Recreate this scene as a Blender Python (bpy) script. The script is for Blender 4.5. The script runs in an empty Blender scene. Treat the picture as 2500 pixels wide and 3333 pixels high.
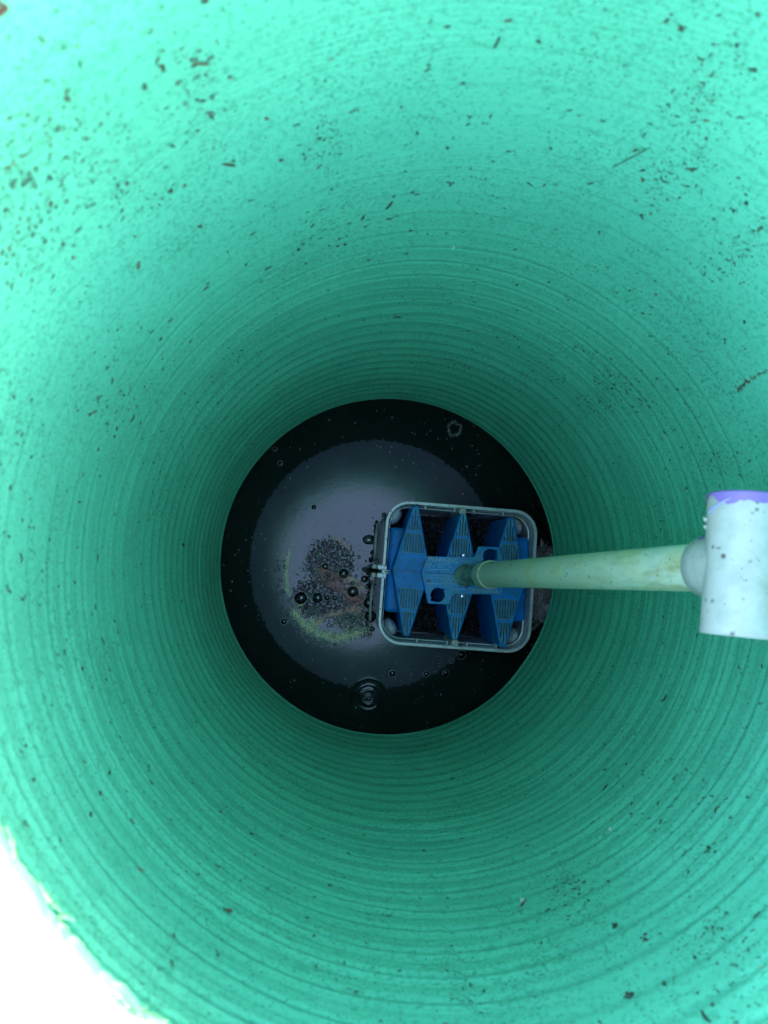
import bpy, bmesh, math, random
import numpy as np
from mathutils import Vector, Matrix, noise as mn

random.seed(7)
RNG = np.random.default_rng(11)
sc = bpy.context.scene
COL = sc.collection
R = math.radians

# ------------------------------------------------------------------ camera frame
F = 2500.0                       # focal length in photo pixels
CX, CY = 1250.0, 1666.5
NADIR = (1103.0, 1834.0)         # the point straight below the lens
DW = 1.606                       # lens height over the water (water z = 0)
_d = np.array([(NADIR[0]-CX)/F, -(NADIR[1]-CY)/F, -1.0]); _d /= np.linalg.norm(_d)
_z = -_d
_x = np.array([1.0, 0, 0]); _x -= _x @ _z * _z; _x /= np.linalg.norm(_x)
_y = np.cross(_z, _x)
CAMR = np.array([_x, _y, _z])    # camera -> world

def ray(px, py):
    w = CAMR @ np.array([(px-CX)/F, -(py-CY)/F, -1.0])
    return w / -w[2]

def at(px, py, depth):
    w = ray(px, py) * depth
    return Vector((w[0], w[1], DW-depth))

TC = (0.0900, -0.0014)           # centre of the green pipe
TR = 0.300
Z_BOT = DW-1.3706
PITCH = 0.0359

def wall_hit(px, py, r=TR):
    q = ray(px, py)
    a = q[0]**2+q[1]**2; b = -2*(q[0]*TC[0]+q[1]*TC[1]); c = TC[0]**2+TC[1]**2-r*r
    s = (-b+math.sqrt(b*b-4*a*c))/2/a
    return Vector((q[0]*s, q[1]*s, DW-s))

def rim_z(th):
    """height of the sawn upper edge: cut lower towards the south-west"""
    d = abs((th-R(234)+math.pi) % (2*math.pi)-math.pi)
    t = min(1, max(0, (d-R(30))/R(42))); t = t*t*(3-2*t)
    dep = 0.428*(1-t)+0.235*t
    d2 = abs((th-R(346)+math.pi) % (2*math.pi)-math.pi)
    u = 1-min(1, max(0, (d2-R(40))/R(34))); u = u*u*(3-2*u)
    dep -= .165*u*t  # unseen lobe added on the sun side to shade the visible wall
    j = mn.noise(Vector((math.cos(th)*9, math.sin(th)*9, 3)))*0.004+mn.noise(Vector((math.cos(th)*26, math.sin(th)*26, 8)))*0.005*(1.3-t)+abs(mn.noise(Vector((math.cos(th)*60, math.sin(th)*60, 8))))*0.006*(1-t)
    return DW-dep+j

# ------------------------------------------------------------------ materials
def mat(name, base=(.5, .5, .5), rough=.6, spec=.5, build=None):
    m = bpy.data.materials.new(name); m.use_nodes = True
    nt = m.node_tree; p = nt.nodes['Principled BSDF']
    p.inputs['Base Color'].default_value = (*base, 1)
    p.inputs['Roughness'].default_value = rough
    p.inputs['Specular IOR Level'].default_value = spec
    if build: build(nt, p)
    return m

def nd(nt, t, **kw):
    n = nt.nodes.new(t)
    for k, v in kw.items():
        if k in n.inputs: n.inputs[k].default_value = v
        else: setattr(n, k, v)
    return n

def coords(nt, scale=(1, 1, 1)):
    tc = nd(nt, 'ShaderNodeTexCoord'); mp = nd(nt, 'ShaderNodeMapping')
    mp.inputs['Scale'].default_value = scale
    nt.links.new(tc.outputs['Object'], mp.inputs['Vector'])
    return mp.outputs['Vector']

def noise_n(nt, vec, scale, detail=3, rough=.55):
    n = nd(nt, 'ShaderNodeTexNoise'); n.inputs['Scale'].default_value = scale
    n.inputs['Detail'].default_value = detail; n.inputs['Roughness'].default_value = rough
    nt.links.new(vec, n.inputs['Vector'])
    return n.outputs['Fac']

def ramp(nt, fac, stops):
    r = nd(nt, 'ShaderNodeValToRGB'); e = r.color_ramp.elements
    while len(e) > 1: e.remove(e[-1])
    e[0].position = stops[0][0]; e[0].color = (*stops[0][1], 1)
    for pos, c in stops[1:]:
        k = e.new(pos); k.color = (*c, 1)
    nt.links.new(fac, r.inputs['Fac'])
    return r.outputs['Color']

def mix(nt, fac, a, b, mode='MIX'):
    m = nd(nt, 'ShaderNodeMix'); m.data_type = 'RGBA'; m.blend_type = mode
    for v, i in ((fac, 0), (a, 6), (b, 7)):
        if isinstance(v, (int, float)): m.inputs[i].default_value = v
        elif isinstance(v, tuple): m.inputs[i].default_value = (*v, 1)
        else: nt.links.new(v, m.inputs[i])
    return m.outputs[2]

def bump(nt, p, h, strength=.3, dist=.001, prev=None):
    b = nd(nt, 'ShaderNodeBump'); b.inputs['Strength'].default_value = strength
    b.inputs['Distance'].default_value = dist
    nt.links.new(h, b.inputs['Height'])
    if prev is not None: nt.links.new(prev, b.inputs['Normal'])
    nt.links.new(b.outputs['Normal'], p.inputs['Normal'])
    return b.outputs['Normal']

def K(v): return (v, v, v)

def green_build(nt, p):
    v = coords(nt)
    big = noise_n(nt, v, 7, 4)
    base = ramp(nt, big, [(.3, GREEN_A), (.7, GREEN_B)])
    # faint grime film in loose patches, with fine grains in it
    pa = noise_n(nt, v, 9, 5, .65)
    fine = noise_n(nt, v, 330, 4, .7)
    patch = ramp(nt, pa, [(.42, K(.1)), (.66, K(1))])
    grains = ramp(nt, fine, [(.54, K(0)), (.64, K(.9))])
    g = mix(nt, 1.0, patch, grains, 'MULTIPLY')
    col = mix(nt, g, base, (.035, .14, .085))
    # scattered pin-head specks everywhere
    vo = nd(nt, 'ShaderNodeTexVoronoi'); vo.inputs['Scale'].default_value = 190
    vo.inputs['Randomness'].default_value = 1
    nt.links.new(v, vo.inputs['Vector'])
    sp = ramp(nt, vo.outputs['Distance'], [(.10, K(1)), (.17, K(0))])
    keep = ramp(nt, noise_n(nt, v, 60, 3, .7), [(.44, K(0)), (.52, K(1))])
    s = mix(nt, 1.0, sp, keep, 'MULTIPLY')
    col = mix(nt, s, col, (.015, .05, .03))
    # pale mottling, fine
    mot = noise_n(nt, v, 240, 5, .7)
    col = mix(nt, ramp(nt, mot, [(.38, K(.5)), (.48, K(0))]), col, (.04, .27, .16))
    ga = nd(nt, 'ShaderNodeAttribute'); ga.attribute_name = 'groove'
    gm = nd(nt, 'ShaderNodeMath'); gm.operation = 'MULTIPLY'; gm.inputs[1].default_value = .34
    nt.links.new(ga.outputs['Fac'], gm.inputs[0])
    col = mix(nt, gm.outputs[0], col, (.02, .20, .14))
    nt.links.new(col, p.inputs['Base Color'])
    # fine drawn lines round the pipe, scale-grained
    vs = coords(nt, (2.2, 2.2, 330))
    ln = noise_n(nt, vs, 1, 2, .5)
    n1 = bump(nt, p, ln, .22, .0004)
    vs2 = coords(nt, (5, 5, 120))
    n2 = bump(nt, p, noise_n(nt, vs2, 1, 2, .5), .22, .0010, n1)
    bump(nt, p, mot, .25, .0006, n2)
    rr = ramp(nt, fine, [(.3, K(.42)), (.7, K(.62))])
    nt.links.new(rr, p.inputs['Roughness'])

GREEN_A = (.108, .490, .315)
GREEN_B = (.132, .570, .372)
M_EDGE = mat('sawn_green_plastic', (.28, .55, .22), .6)
M_GREEN = mat('green_plastic', rough=.5, spec=.35, build=green_build)

def dirty(base, dirt=(.02, .03, .02), amount=(.56, .62), scale=160, film=None, rough=.45, tint=None):
    def b(nt, p):
        v = coords(nt)
        n = noise_n(nt, v, scale, 5, .7)
        k = ramp(nt, n, [(amount[0], K(0)), (amount[1], K(1))])
        reg = ramp(nt, noise_n(nt, v, scale*.13, 4, .6), [(.38, K(.1)), (.62, K(1))])
        m = mix(nt, 1.0, k, reg, 'MULTIPLY')
        c = base
        if film:
            f = ramp(nt, noise_n(nt, v, 38, 5, .65), [(.42, K(0)), (.64, K(film[1]))])
            c = mix(nt, f, base, film[0])
        c = mix(nt, m, c, dirt)
        nt.links.new(c, p.inputs['Base Color'])
        bump(nt, p, noise_n(nt, v, 300, 3), .25, .0005)
        p.inputs['Roughness'].default_value = rough
    return b

M_BOX = mat('pale_plastic', build=dirty((.88, .90, .85), film=((.48, .52, .42), .5), amount=(.60, .64), rough=.4))
M_BLUE = mat('blue_plastic', spec=.25, build=dirty((.001, .29, .82), amount=(.60, .64), film=((.01, .17, .32), .55), rough=.45))
M_PLATE = mat('blue_plastic_worn', build=dirty((.005, .31, .76), amount=(.60, .65), film=((.12, .40, .50), .75), rough=.5))
M_GRILLE = mat('silted_blue_plastic', build=dirty((.14, .42, .50), amount=(.60, .66), film=((.10, .17, .17), .7), rough=.6))
M_FOAM = mat('white_foam', build=dirty((.80, .83, .82), amount=(.66, .69), scale=120, film=((.45, .48, .44), .4), rough=.7))
M_CREAM = mat('cream_plastic', build=dirty((.62, .66, .50), amount=(.64, .68), film=((.36, .37, .24), .6), rough=.5))
for _m, _k in ((M_BOX, 1.0), (M_BLUE, .03), (M_PLATE, .05), (M_FOAM, .3), (M_CREAM, .5)):     # wet plastic
    _p = _m.node_tree.nodes['Principled BSDF']
    _p.inputs['Coat Weight'].default_value = _k; _p.inputs['Coat IOR'].default_value = 1.7; _p.inputs['Coat Roughness'].default_value = .22
M_STEEL = mat('bolt_steel', (.75, .75, .74), .25, build=lambda nt, p: p.inputs.__getitem__('Metallic').__setattr__('default_value', 1.0))
M_RUBBER = mat('black_rubber', (.012, .016, .013), .35)

def pvc_build(nt, p):
    v = coords(nt)
    n = noise_n(nt, v, 22, 5, .6)
    c = ramp(nt, n, [(.35, (.92, .88, .72)), (.6, (.97, .89, .62)), (.78, (.90, .72, .38))])
    # yellow-brown rust wash towards the top of the pipe
    tc = nd(nt, 'ShaderNodeTexCoord'); sx = nd(nt, 'ShaderNodeSeparateXYZ')
    nt.links.new(tc.outputs['Object'], sx.inputs[0])
    zz = nd(nt, 'ShaderNodeMapRange'); zz.inputs[1].default_value = .45; zz.inputs[2].default_value = .80
    nt.links.new(sx.outputs['Z'], zz.inputs[0])
    st = ramp(nt, noise_n(nt, coords(nt, (1, 1, .25)), 75, 5, .7), [(.44, K(0)), (.66, K(.8))])
    st = mix(nt, 1.0, st, zz.outputs[0], 'MULTIPLY')
    c = mix(nt, st, c, (.50, .40, .10))
    k = ramp(nt, noise_n(nt, v, 210, 4, .7), [(.655, K(0)), (.68, K(1))])
    c = mix(nt, k, c, (.03, .05, .03))
    nt.links.new(c, p.inputs['Base Color'])
    bump(nt, p, noise_n(nt, v, 160, 4), .35, .0006)
M_PVC = mat('aged_pipe_plastic', rough=.38, build=pvc_build)

def tee_build(nt, p):
    v = coords(nt)
    f = ramp(nt, noise_n(nt, v, 45, 5, .65), [(.45, K(0)), (.68, K(.55))])
    c = mix(nt, f, (.62, .55, .50), (.40, .37, .30))
    vo = nd(nt, 'ShaderNodeTexVoronoi'); vo.inputs['Scale'].default_value = 95
    nt.links.new(v, vo.inputs['Vector'])
    s = ramp(nt, vo.outputs['Distance'], [(.13, K(.9)), (.24, K(0))])
    keep = ramp(nt, noise_n(nt, v, 40, 3, .7), [(.52, K(0)), (.58, K(1))])
    c = mix(nt, mix(nt, 1.0, s, keep, 'MULTIPLY'), c, (.10, .09, .07))
    nt.links.new(c, p.inputs['Base Color'])
M_TEE = mat('white_pipe_plastic', rough=.35, build=tee_build)
M_PRIMER = mat('purple_primer', (.34, .18, .52), .4)

def water_build(nt, p):
    p.inputs['IOR'].default_value = 1.55
    p.inputs['Specular IOR Level'].default_value = .5
    v = coords(nt)
    n1 = noise_n(nt, v, 260, 3, .6)
    n2 = noise_n(nt, v, 60, 3, .6)
    film = ramp(nt, noise_n(nt, v, 6, 4, .6), [(.4, (.014, .030, .025)), (.7, (.022, .038, .031))])
    nt.links.new(film, p.inputs['Base Color'])
    b1 = bump(nt, p, n1, .22, .0004)
    bump(nt, p, n2, .10, .0008, b1)
M_WATER = mat('stagnant_water', (.003, .007, .005), .015, build=water_build)
def slate_refl_build(nt, p):
    water_build(nt, p)
    c = ramp(nt, noise_n(nt, coords(nt), 9, 5, .6), [(.35, (.070, .082, .100)), (.55, (.090, .100, .130)), (.75, (.115, .095, .100))])
    nt.links.new(c, p.inputs['Base Color'])
M_SLATE_REFL = mat('slate_reflection_paint', rough=.02, build=slate_refl_build)  # slate tone of the wall's reflection put into the colour

def ground_build(nt, p):
    v = coords(nt)
    c = ramp(nt, noise_n(nt, v, 35, 6, .7), [(.3, (.52, .49, .43)), (.7, (.74, .72, .66))])
    nt.links.new(c, p.inputs['Base Color']); bump(nt, p, noise_n(nt, v, 90, 6, .7), .5, .004)
M_GROUND = mat('pale_concrete', rough=.9, build=ground_build)

def soil_build(c0, c1, sc_=60):
    def b(nt, p):
        v = coords(nt)
        c = ramp(nt, noise_n(nt, v, sc_, 6, .75), [(.35, c0), (.7, c1)])
        nt.links.new(c, p.inputs['Base Color']); bump(nt, p, noise_n(nt, v, 120, 6, .7), .7, .004)
    return b
M_SOIL = mat('wet_dark_soil', rough=.7, build=soil_build((.006, .009, .007), (.022, .026, .02)))
M_GRIT = mat('wet_black_grit', rough=.32, build=soil_build((.007, .009, .008), (.03, .034, .03), 170))
M_CHIP = mat('grit_chip', rough=.5, build=soil_build((.08, .09, .08), (.42, .42, .38), 90))
M_STONE = mat('pale_stone', rough=.8, build=dirty((.78, .74, .68), dirt=(.05, .055, .05), amount=(.54, .6), scale=110))
M_RUBBLE = mat('grey_rubble', rough=.85, build=dirty((.48, .46, .41), dirt=(.03, .035, .03), amount=(.47, .54), scale=150))

def var_mat(name, cols, rough=.7):
    def b(nt, p):
        v = coords(nt)
        c = ramp(nt, noise_n(nt, v, 14, 4, .8), [(.32+.36*i/max(1, len(cols)-1), k) for i, k in enumerate(cols)])
        nt.links.new(c, p.inputs['Base Color'])
    return mat(name, rough=rough, build=b)
M_SPECK = var_mat('plant_debris', [(.010, .022, .014), (.030, .050, .030), (.06, .05, .03), (.012, .02, .015)])
M_BARK = var_mat('brown_plant_debris', [(.07, .035, .015), (.13, .075, .035), (.04, .02, .01)])
M_RED = var_mat('red_brown_debris', [(.10, .045, .03), (.05, .025, .015)])
M_STRAW = var_mat('dry_straw', [(.10, .17, .09), (.05, .08, .05)])
M_FLUFF = mat('white_down', (.72, .80, .76), .9)
M_TAN = var_mat('tan_debris', [(.42, .27, .12), (.30, .2, .09)])
M_DARKSCUM_REFL = var_mat('dark_scum_and_reflection', [(.006, .010, .008), (.014, .016, .012)], .25)  # painted silhouette of a reflected person; also colours the crumbs and silt
M_DARKSCUM_REFL.node_tree.nodes['Principled BSDF'].inputs['Specular IOR Level'].default_value = .12
M_BROWN_REFL = var_mat('brown_reflection_tone', [(.50, .14, .11), (.68, .22, .17), (.20, .07, .05)], .4)  # brown skin tone painted in for the reflected person
for _m in (M_BROWN_REFL,): _m.node_tree.nodes['Principled BSDF'].inputs['Specular IOR Level'].default_value = .15
M_OLIVE = var_mat('olive_reflection_tone', [(.05, .09, .02), (.09, .15, .035)], .45)  # olive tone painted in for the reflected person's shirt
M_FROTH_REFL = var_mat('pale_froth_and_reflection', [(.80, .95, .62), (.95, .95, .50), (.7, .85, .55)], .6)  # froth colour that also paints the green part of the reflection
M_TANFROTH = var_mat('tan_froth', [(.97, .50, .32), (.98, .66, .52), (.85, .34, .24)], .6)
M_FLOAT = var_mat('pale_floating_bits', [(.20, .24, .21), (.50, .54, .48), (.12, .15, .12)], .6)

def bub_mat(tint=(.86, .88, .87)):
    m = bpy.data.materials.new('bubble_skin'); m.use_nodes = True; nt = m.node_tree
    nt.nodes.clear()
    out = nd(nt, 'ShaderNodeOutputMaterial'); mx = nd(nt, 'ShaderNodeMixShader')
    tr = nd(nt, 'ShaderNodeBsdfTransparent'); gl = nd(nt, 'ShaderNodeBsdfGlossy')
    tr.inputs[0].default_value = (*tint, 1); gl.inputs['Roughness'].default_value = .02
    fr = nd(nt, 'ShaderNodeFresnel'); fr.inputs[0].default_value = 1.9
    nt.links.new(fr.outputs[0], mx.inputs[0]); nt.links.new(tr.outputs[0], mx.inputs[1])
    nt.links.new(gl.outputs[0], mx.inputs[2]); nt.links.new(mx.outputs[0], out.inputs[0])
    return m
M_BUBBLE = bub_mat()
M_BUBBLE_DARK = bub_mat((.42, .46, .44))  # skin tinted dark in place of the pipe wall it would reflect
M_RINGLIP = mat('bubble_foot', (.72, .78, .74), .25)

# ------------------------------------------------------------------ object helpers
def link(name, mesh, m=None, parent=None, smooth=False):
    o = bpy.data.objects.new(name, mesh); COL.objects.link(o)
    if m: mesh.materials.append(m)
    if parent: o.parent = parent
    if smooth: mesh.polygons.foreach_set('use_smooth', [True]*len(mesh.polygons))
    return o

def from_bm(name, bm, m, parent=None, smooth=False):
    me = bpy.data.meshes.new(name); bmesh.ops.recalc_face_normals(bm, faces=bm.faces)
    bm.to_mesh(me); bm.free()
    return link(name, me, m, parent, smooth)

def from_np(name, verts, faces, m, parent=None, smooth=True):
    me = bpy.data.meshes.new(name)
    verts = np.asarray(verts, np.float32); faces = np.asarray(faces, np.int32)
    k = faces.shape[1]
    me.vertices.add(len(verts)); me.vertices.foreach_set('co', verts.ravel())
    me.loops.add(faces.size); me.loops.foreach_set('vertex_index', faces.ravel())
    me.polygons.add(len(faces)); me.polygons.foreach_set('loop_start', np.arange(0, faces.size, k, dtype=np.int32))
    me.update(calc_edges=True); me.validate()
    return link(name, me, m, parent, smooth)

def tag(o, label=None, cat=None, group=None, kind=None):
    if label: o['label'] = label
    if cat: o['category'] = cat
    if group: o['group'] = group
    if kind: o['kind'] = kind
    return o

def empty(name, loc, rz=0):
    o = bpy.data.objects.new(name, None); COL.objects.link(o)
    o.location = loc; o.rotation_euler = (0, 0, rz); o.empty_display_size = .02
    return o

def prism(bm, pts, z0, z1, bev=0, seg=2, top_scale=None):
    """closed prism over a polygon; bev rounds its vertical and top edges"""
    vb = [bm.verts.new((x, y, z0)) for x, y in pts]; vt = [bm.verts.new((x, y, z1)) for x, y in pts]
    n = len(pts); fs = [bm.faces.new(vb[::-1]), bm.faces.new(vt)]
    for i in range(n): fs.append(bm.faces.new((vb[i], vb[(i+1) % n], vt[(i+1) % n], vt[i])))
    if bev:
        es = [e for e in fs[1].edges]+[bm.edges.get((vb[i], vt[i])) for i in range(n)]
        bmesh.ops.bevel(bm, geom=es, offset=bev, segments=seg, affect='EDGES', profile=.5)
    return bm

def box(bm, cx, cy, cz, sx, sy, sz, rz=0, bev=0):
    c, s = math.cos(rz), math.sin(rz)
    pts = [(cx+c*x-s*y, cy+s*x+c*y) for x, y in ((-sx/2, -sy/2), (sx/2, -sy/2), (sx/2, sy/2), (-sx/2, sy/2))]
    return prism(bm, pts, cz-sz/2, cz+sz/2, bev)

def rrect(hx, hy, r, n=10):
    out = []
    for (sx, sy, a0) in ((1, 1, 0), (-1, 1, 90), (-1, -1, 180), (1, -1, 270)):
        for i in range(n+1):
            a = R(a0+90*i/n)
            out.append((sx*(hx-r)+r*math.cos(a), sy*(hy-r)+r*math.sin(a)))
    return out

def lathe(bm, prof, n=48, M=None, closed=False):
    """profile [(radius, height)] spun round z"""
    rings = []
    for r, h in prof:
        ring = []
        for i in range(n):
            a = 2*math.pi*i/n; v = Vector((r*math.cos(a), r*math.sin(a), h))
            ring.append(bm.verts.new(M @ v if M else v))
        rings.append(ring)
    k = len(rings)
    for j in range(k if closed else k-1):
        a, b = rings[j], rings[(j+1) % k]
        for i in range(n): bm.faces.new((a[i], a[(i+1) % n], b[(i+1) % n], b[i]))
    return bm

def tube_path(bm, pts, rad, n=6):
    """tapered tube through points; rad a number or a list"""
    pts = [Vector(p) for p in pts]; rings = []
    for i, p in enumerate(pts):
        t = (pts[min(i+1, len(pts)-1)]-pts[max(i-1, 0)]).normalized()
        a = t.orthogonal().normalized() if i == 0 else (pa-t*pa.dot(t)).normalized()
        pa = a; b = t.cross(a); r = rad[i] if isinstance(rad, (list, tuple)) else rad
        rings.append([bm.verts.new(p+a*(r*math.cos(2*math.pi*k/n))+b*(r*math.sin(2*math.pi*k/n))) for k in range(n)])
    for j in range(len(rings)-1):
        for k in range(n): bm.faces.new((rings[j][k], rings[j][(k+1) % n], rings[j+1][(k+1) % n], rings[j+1][k]))
    bm.faces.new(rings[0][::-1]); bm.faces.new(rings[-1])
    return bm

ICO = {}
def lump(bm, c, s, seed, sub=2, rough=.35, flat=(1, 1, 1), rot=None):
    if sub not in ICO:
        t = bmesh.new(); bmesh.ops.create_icosphere(t, subdivisions=sub, radius=1); t.verts.index_update()
        ICO[sub] = ([v.co.copy() for v in t.verts], [[v.index for v in f.verts] for f in t.faces]); t.free()
    new = []
    sd_ = Vector((seed*3.1 % 977, seed % 991, 0))
    for v in ICO[sub][0]:
        k = 1+rough*mn.noise(v*1.6+sd_)*1.6
        p = Vector((v.x*flat[0], v.y*flat[1], v.z*flat[2]))*k*s
        if rot: p = rot @ p
        new.append(bm.verts.new(p+c))
    for f in ICO[sub][1]: bm.faces.new([new[i] for i in f])

def boolean_cut(o, cutter_bm):
    me = bpy.data.meshes.new('tmp'); bmesh.ops.recalc_face_normals(cutter_bm, faces=cutter_bm.faces)
    cutter_bm.to_mesh(me); cutter_bm.free()
    c = bpy.data.objects.new('tmp', me); COL.objects.link(c); c.matrix_world = o.matrix_world.copy()
    c.parent = o.parent; c.matrix_parent_inverse = o.matrix_parent_inverse.copy(); c.matrix_basis = o.matrix_basis.copy()
    md = o.modifiers.new('cut', 'BOOLEAN'); md.object = c; md.operation = 'DIFFERENCE'; md.solver = 'EXACT'
    bpy.context.view_layer.update()
    dg = bpy.context.evaluated_depsgraph_get()
    new = bpy.data.meshes.new_from_object(o.evaluated_get(dg))
    o.modifiers.clear(); old = o.data; o.data = new; new.name = old.name
    bpy.data.objects.remove(c); bpy.data.meshes.remove(me); bpy.data.meshes.remove(old)

# ------------------------------------------------------------------ world, sun, camera
SUN_EL, SUN_AZ = R(13), R(350)     # azimuth counter-clockwise from +X
w = bpy.data.worlds.new('World'); sc.world = w; w.use_nodes = True
bg = w.node_tree.nodes['Background']
sky = w.node_tree.nodes.new('ShaderNodeTexSky'); sky.sky_type = 'NISHITA'; sky.sun_disc = False
sky.sun_elevation = SUN_EL; sky.sun_rotation = math.pi/2-SUN_AZ
sky.air_density = 1.0; sky.dust_density = 1.6; sky.ozone_density = .9
w.node_tree.links.new(sky.outputs[0], bg.inputs[0]); bg.inputs[1].default_value = .15
sl = bpy.data.lights.new('sun', 'SUN'); sl.energy = 2.0; sl.angle = R(.5); sl.color = (1, .95, .87)
so = bpy.data.objects.new('sun', sl); COL.objects.link(so)
sd = Vector((math.cos(SUN_EL)*math.cos(SUN_AZ), math.cos(SUN_EL)*math.sin(SUN_AZ), math.sin(SUN_EL)))
so.rotation_euler = sd.to_track_quat('Z', 'Y').to_euler(); so.location = sd*5

cam = bpy.data.cameras.new('camera'); co = bpy.data.objects.new('camera', cam); COL.objects.link(co)
mw = Matrix([[CAMR[i][j] for j in range(3)] for i in range(3)]).to_4x4()
mw.translation = Vector((0, 0, DW)); co.matrix_world = mw
cam.sensor_fit = 'HORIZONTAL'; cam.sensor_width = 36; cam.lens = 36*F/2500
cam.clip_start = .02; cam.clip_end = 2000
cam.dof.use_dof = True; cam.dof.focus_distance = 1.42; cam.dof.aperture_fstop = 11.0
sc.camera = co
sc.view_settings.view_transform = 'Standard'; sc.view_settings.look = 'None'
sc.view_settings.exposure = 3.95; sc.view_settings.gamma = 1
sc.cycles.max_bounces = 16; sc.cycles.diffuse_bounces = 10; sc.cycles.glossy_bounces = 6
sc.cycles.transparent_max_bounces = 12
sc.cycles.use_denoising = True

# ------------------------------------------------------------------ ground and cavity
GZ = DW-.50
RO = TR+.006
def annulus(name, z, r0, r1s, m, kind='structure', n=96, bumpy=0):
    vs, fs = [], []
    rs = [r0]+list(r1s)
    for r in rs:
        for i in range(n):
            a = 2*math.pi*i/n; x, y = TC[0]+r*math.cos(a), TC[1]+r*math.sin(a)
            h = bumpy*mn.noise(Vector((x*9, y*9, 0))) if r > r0 else 0
            vs.append((x, y, z+h))
    for j in range(len(rs)-1):
        for i in range(n): fs.append((j*n+i, j*n+(i+1) % n, (j+1)*n+(i+1) % n, (j+1)*n+i))
    o = from_np(name, vs, fs, m); return tag(o, kind=kind)
annulus('ground', GZ, RO-.001, [.33, .36, .4, .45, .5, .6, .7, .85, 1.0, 1.3, 1.8, 2.5, 4, 8, 20, 80, 500], M_GROUND, bumpy=.012)
tag(bpy.data.objects['ground'], 'pale sunlit concrete ground outside the pipe', 'ground')

# earth round the pipe foot: roof, wall and bed of the washed-out hollow
bm = bmesh.new()
prof = [(RO-.001, Z_BOT+.02), (.36, Z_BOT+.012), (.43, Z_BOT-.02), (.47, Z_BOT-.09), (.46, .05), (.45, -.06), (.3, -.10), (.0001, -.10)]
lathe(bm, prof, 96, Matrix.Translation((TC[0], TC[1], 0)))
for v in bm.verts:
    if v.co.z < Z_BOT and (v.co.x-TC[0])**2+(v.co.y-TC[1])**2 > .1:
        k = 1+.05*mn.noise(v.co*14); v.co.x = TC[0]+(v.co.x-TC[0])*k; v.co.y = TC[1]+(v.co.y-TC[1])*k
o = from_bm('soil', bm, M_SOIL, smooth=True)
tag(o, 'dark wet earth of the hollow under the green pipe', 'soil', kind='structure')

# ------------------------------------------------------------------ the green pipe
root = empty('green_pipe', (TC[0], TC[1], Z_BOT))
tag(root, 'wide bright green ribbed plastic pipe lining the pit', 'pipe')
NT, NZ = 640, 900
ths = np.arange(NT)*2*np.pi/NT
rim = np.array([rim_z(t) for t in ths])
vv = np.linspace(0, 1, NZ)
ZZ = Z_BOT+vv[:, None]*(rim[None, :]-Z_BOT)
TH = np.broadcast_to(ths[None, :], ZZ.shape)
# a slow wander of the ribs, periodic round the pipe
wand = .0022*np.sin(2*TH+ZZ*9)+.0012*np.sin(5*TH+ZZ*31+1)+.0008*np.sin(9*TH-ZZ*55)
turn = (ZZ+wand)/PITCH+TH/(2*np.pi)
ph = turn % 1.0
def gl(c, s, a):
    d = np.abs((ph-c+.5) % 1-.5); return a*np.exp(-(d/s)**2)
amp = .72+.30*np.sin(turn*.7+2)*np.sin(ZZ*23+1.7)+.22*np.sin(3*TH+ZZ*17)*np.sin(5*TH-ZZ*41+1)
disp = gl(.30, .075, .0019)-gl(.47, .13, .0012)+gl(.76, .06, .0003)-gl(.88, .07, .0002)-gl(.10, .06, .0003)
lines = .00012*np.sin(turn*2*np.pi*7.3+1)+.00010*np.sin(turn*2*np.pi*11.1)
amp = amp*np.clip((rim[None, :]-ZZ)/.008, 0, 1)*1.45*(1-.88*np.clip((ZZ-.62)/.38, 0, 1)*np.clip(np.sin(TH)*1.6+.45, 0, 1))
rr = TR+disp*amp+lines*(.5+.5*np.sin(ZZ*40+TH*2))
flare = np.clip((Z_BOT+.004-ZZ)/.004, 0, 1); rr = rr-flare*.0012
X = rr*np.cos(TH); Y = rr*np.sin(TH)
V = np.stack([X, Y, ZZ-Z_BOT], -1).reshape(-1, 3)
ii, jj = np.meshgrid(np.arange(NT), np.arange(NZ-1))
n2 = (ii+1) % NT
Fq = np.stack([jj*NT+n2, jj*NT+ii, (jj+1)*NT+ii, (jj+1)*NT+n2], -1).reshape(-1, 4)
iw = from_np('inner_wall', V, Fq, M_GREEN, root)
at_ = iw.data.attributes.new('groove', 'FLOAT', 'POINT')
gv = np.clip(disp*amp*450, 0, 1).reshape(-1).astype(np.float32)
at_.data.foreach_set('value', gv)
# outer skin with the sawn top edge
vs, fs = [], []
for k in range(6):
    for i, t in enumerate(ths):
        c, s = math.cos(t), math.sin(t); rz = rim[i]-Z_BOT
        r, z = [(TR, rz), (TR+.002, rz+.0015), (RO-.0015, rz+.001), (RO, rz-.001), (RO, 0), (TR-.0012, -.0008)][k]
        vs.append((r*c, r*s, z))
for k in range(5):
    for i in range(NT): fs.append((k*NT+i, k*NT+(i+1) % NT, (k+1)*NT+(i+1) % NT, (k+1)*NT+i))
from_np('rim_edge', vs[:4*NT], fs[:3*NT], M_EDGE, root)
from_np('outer_skin', vs[3*NT:], [tuple(q-3*NT for q in f) for f in fs[3*NT:]], M_GREEN, root)

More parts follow.
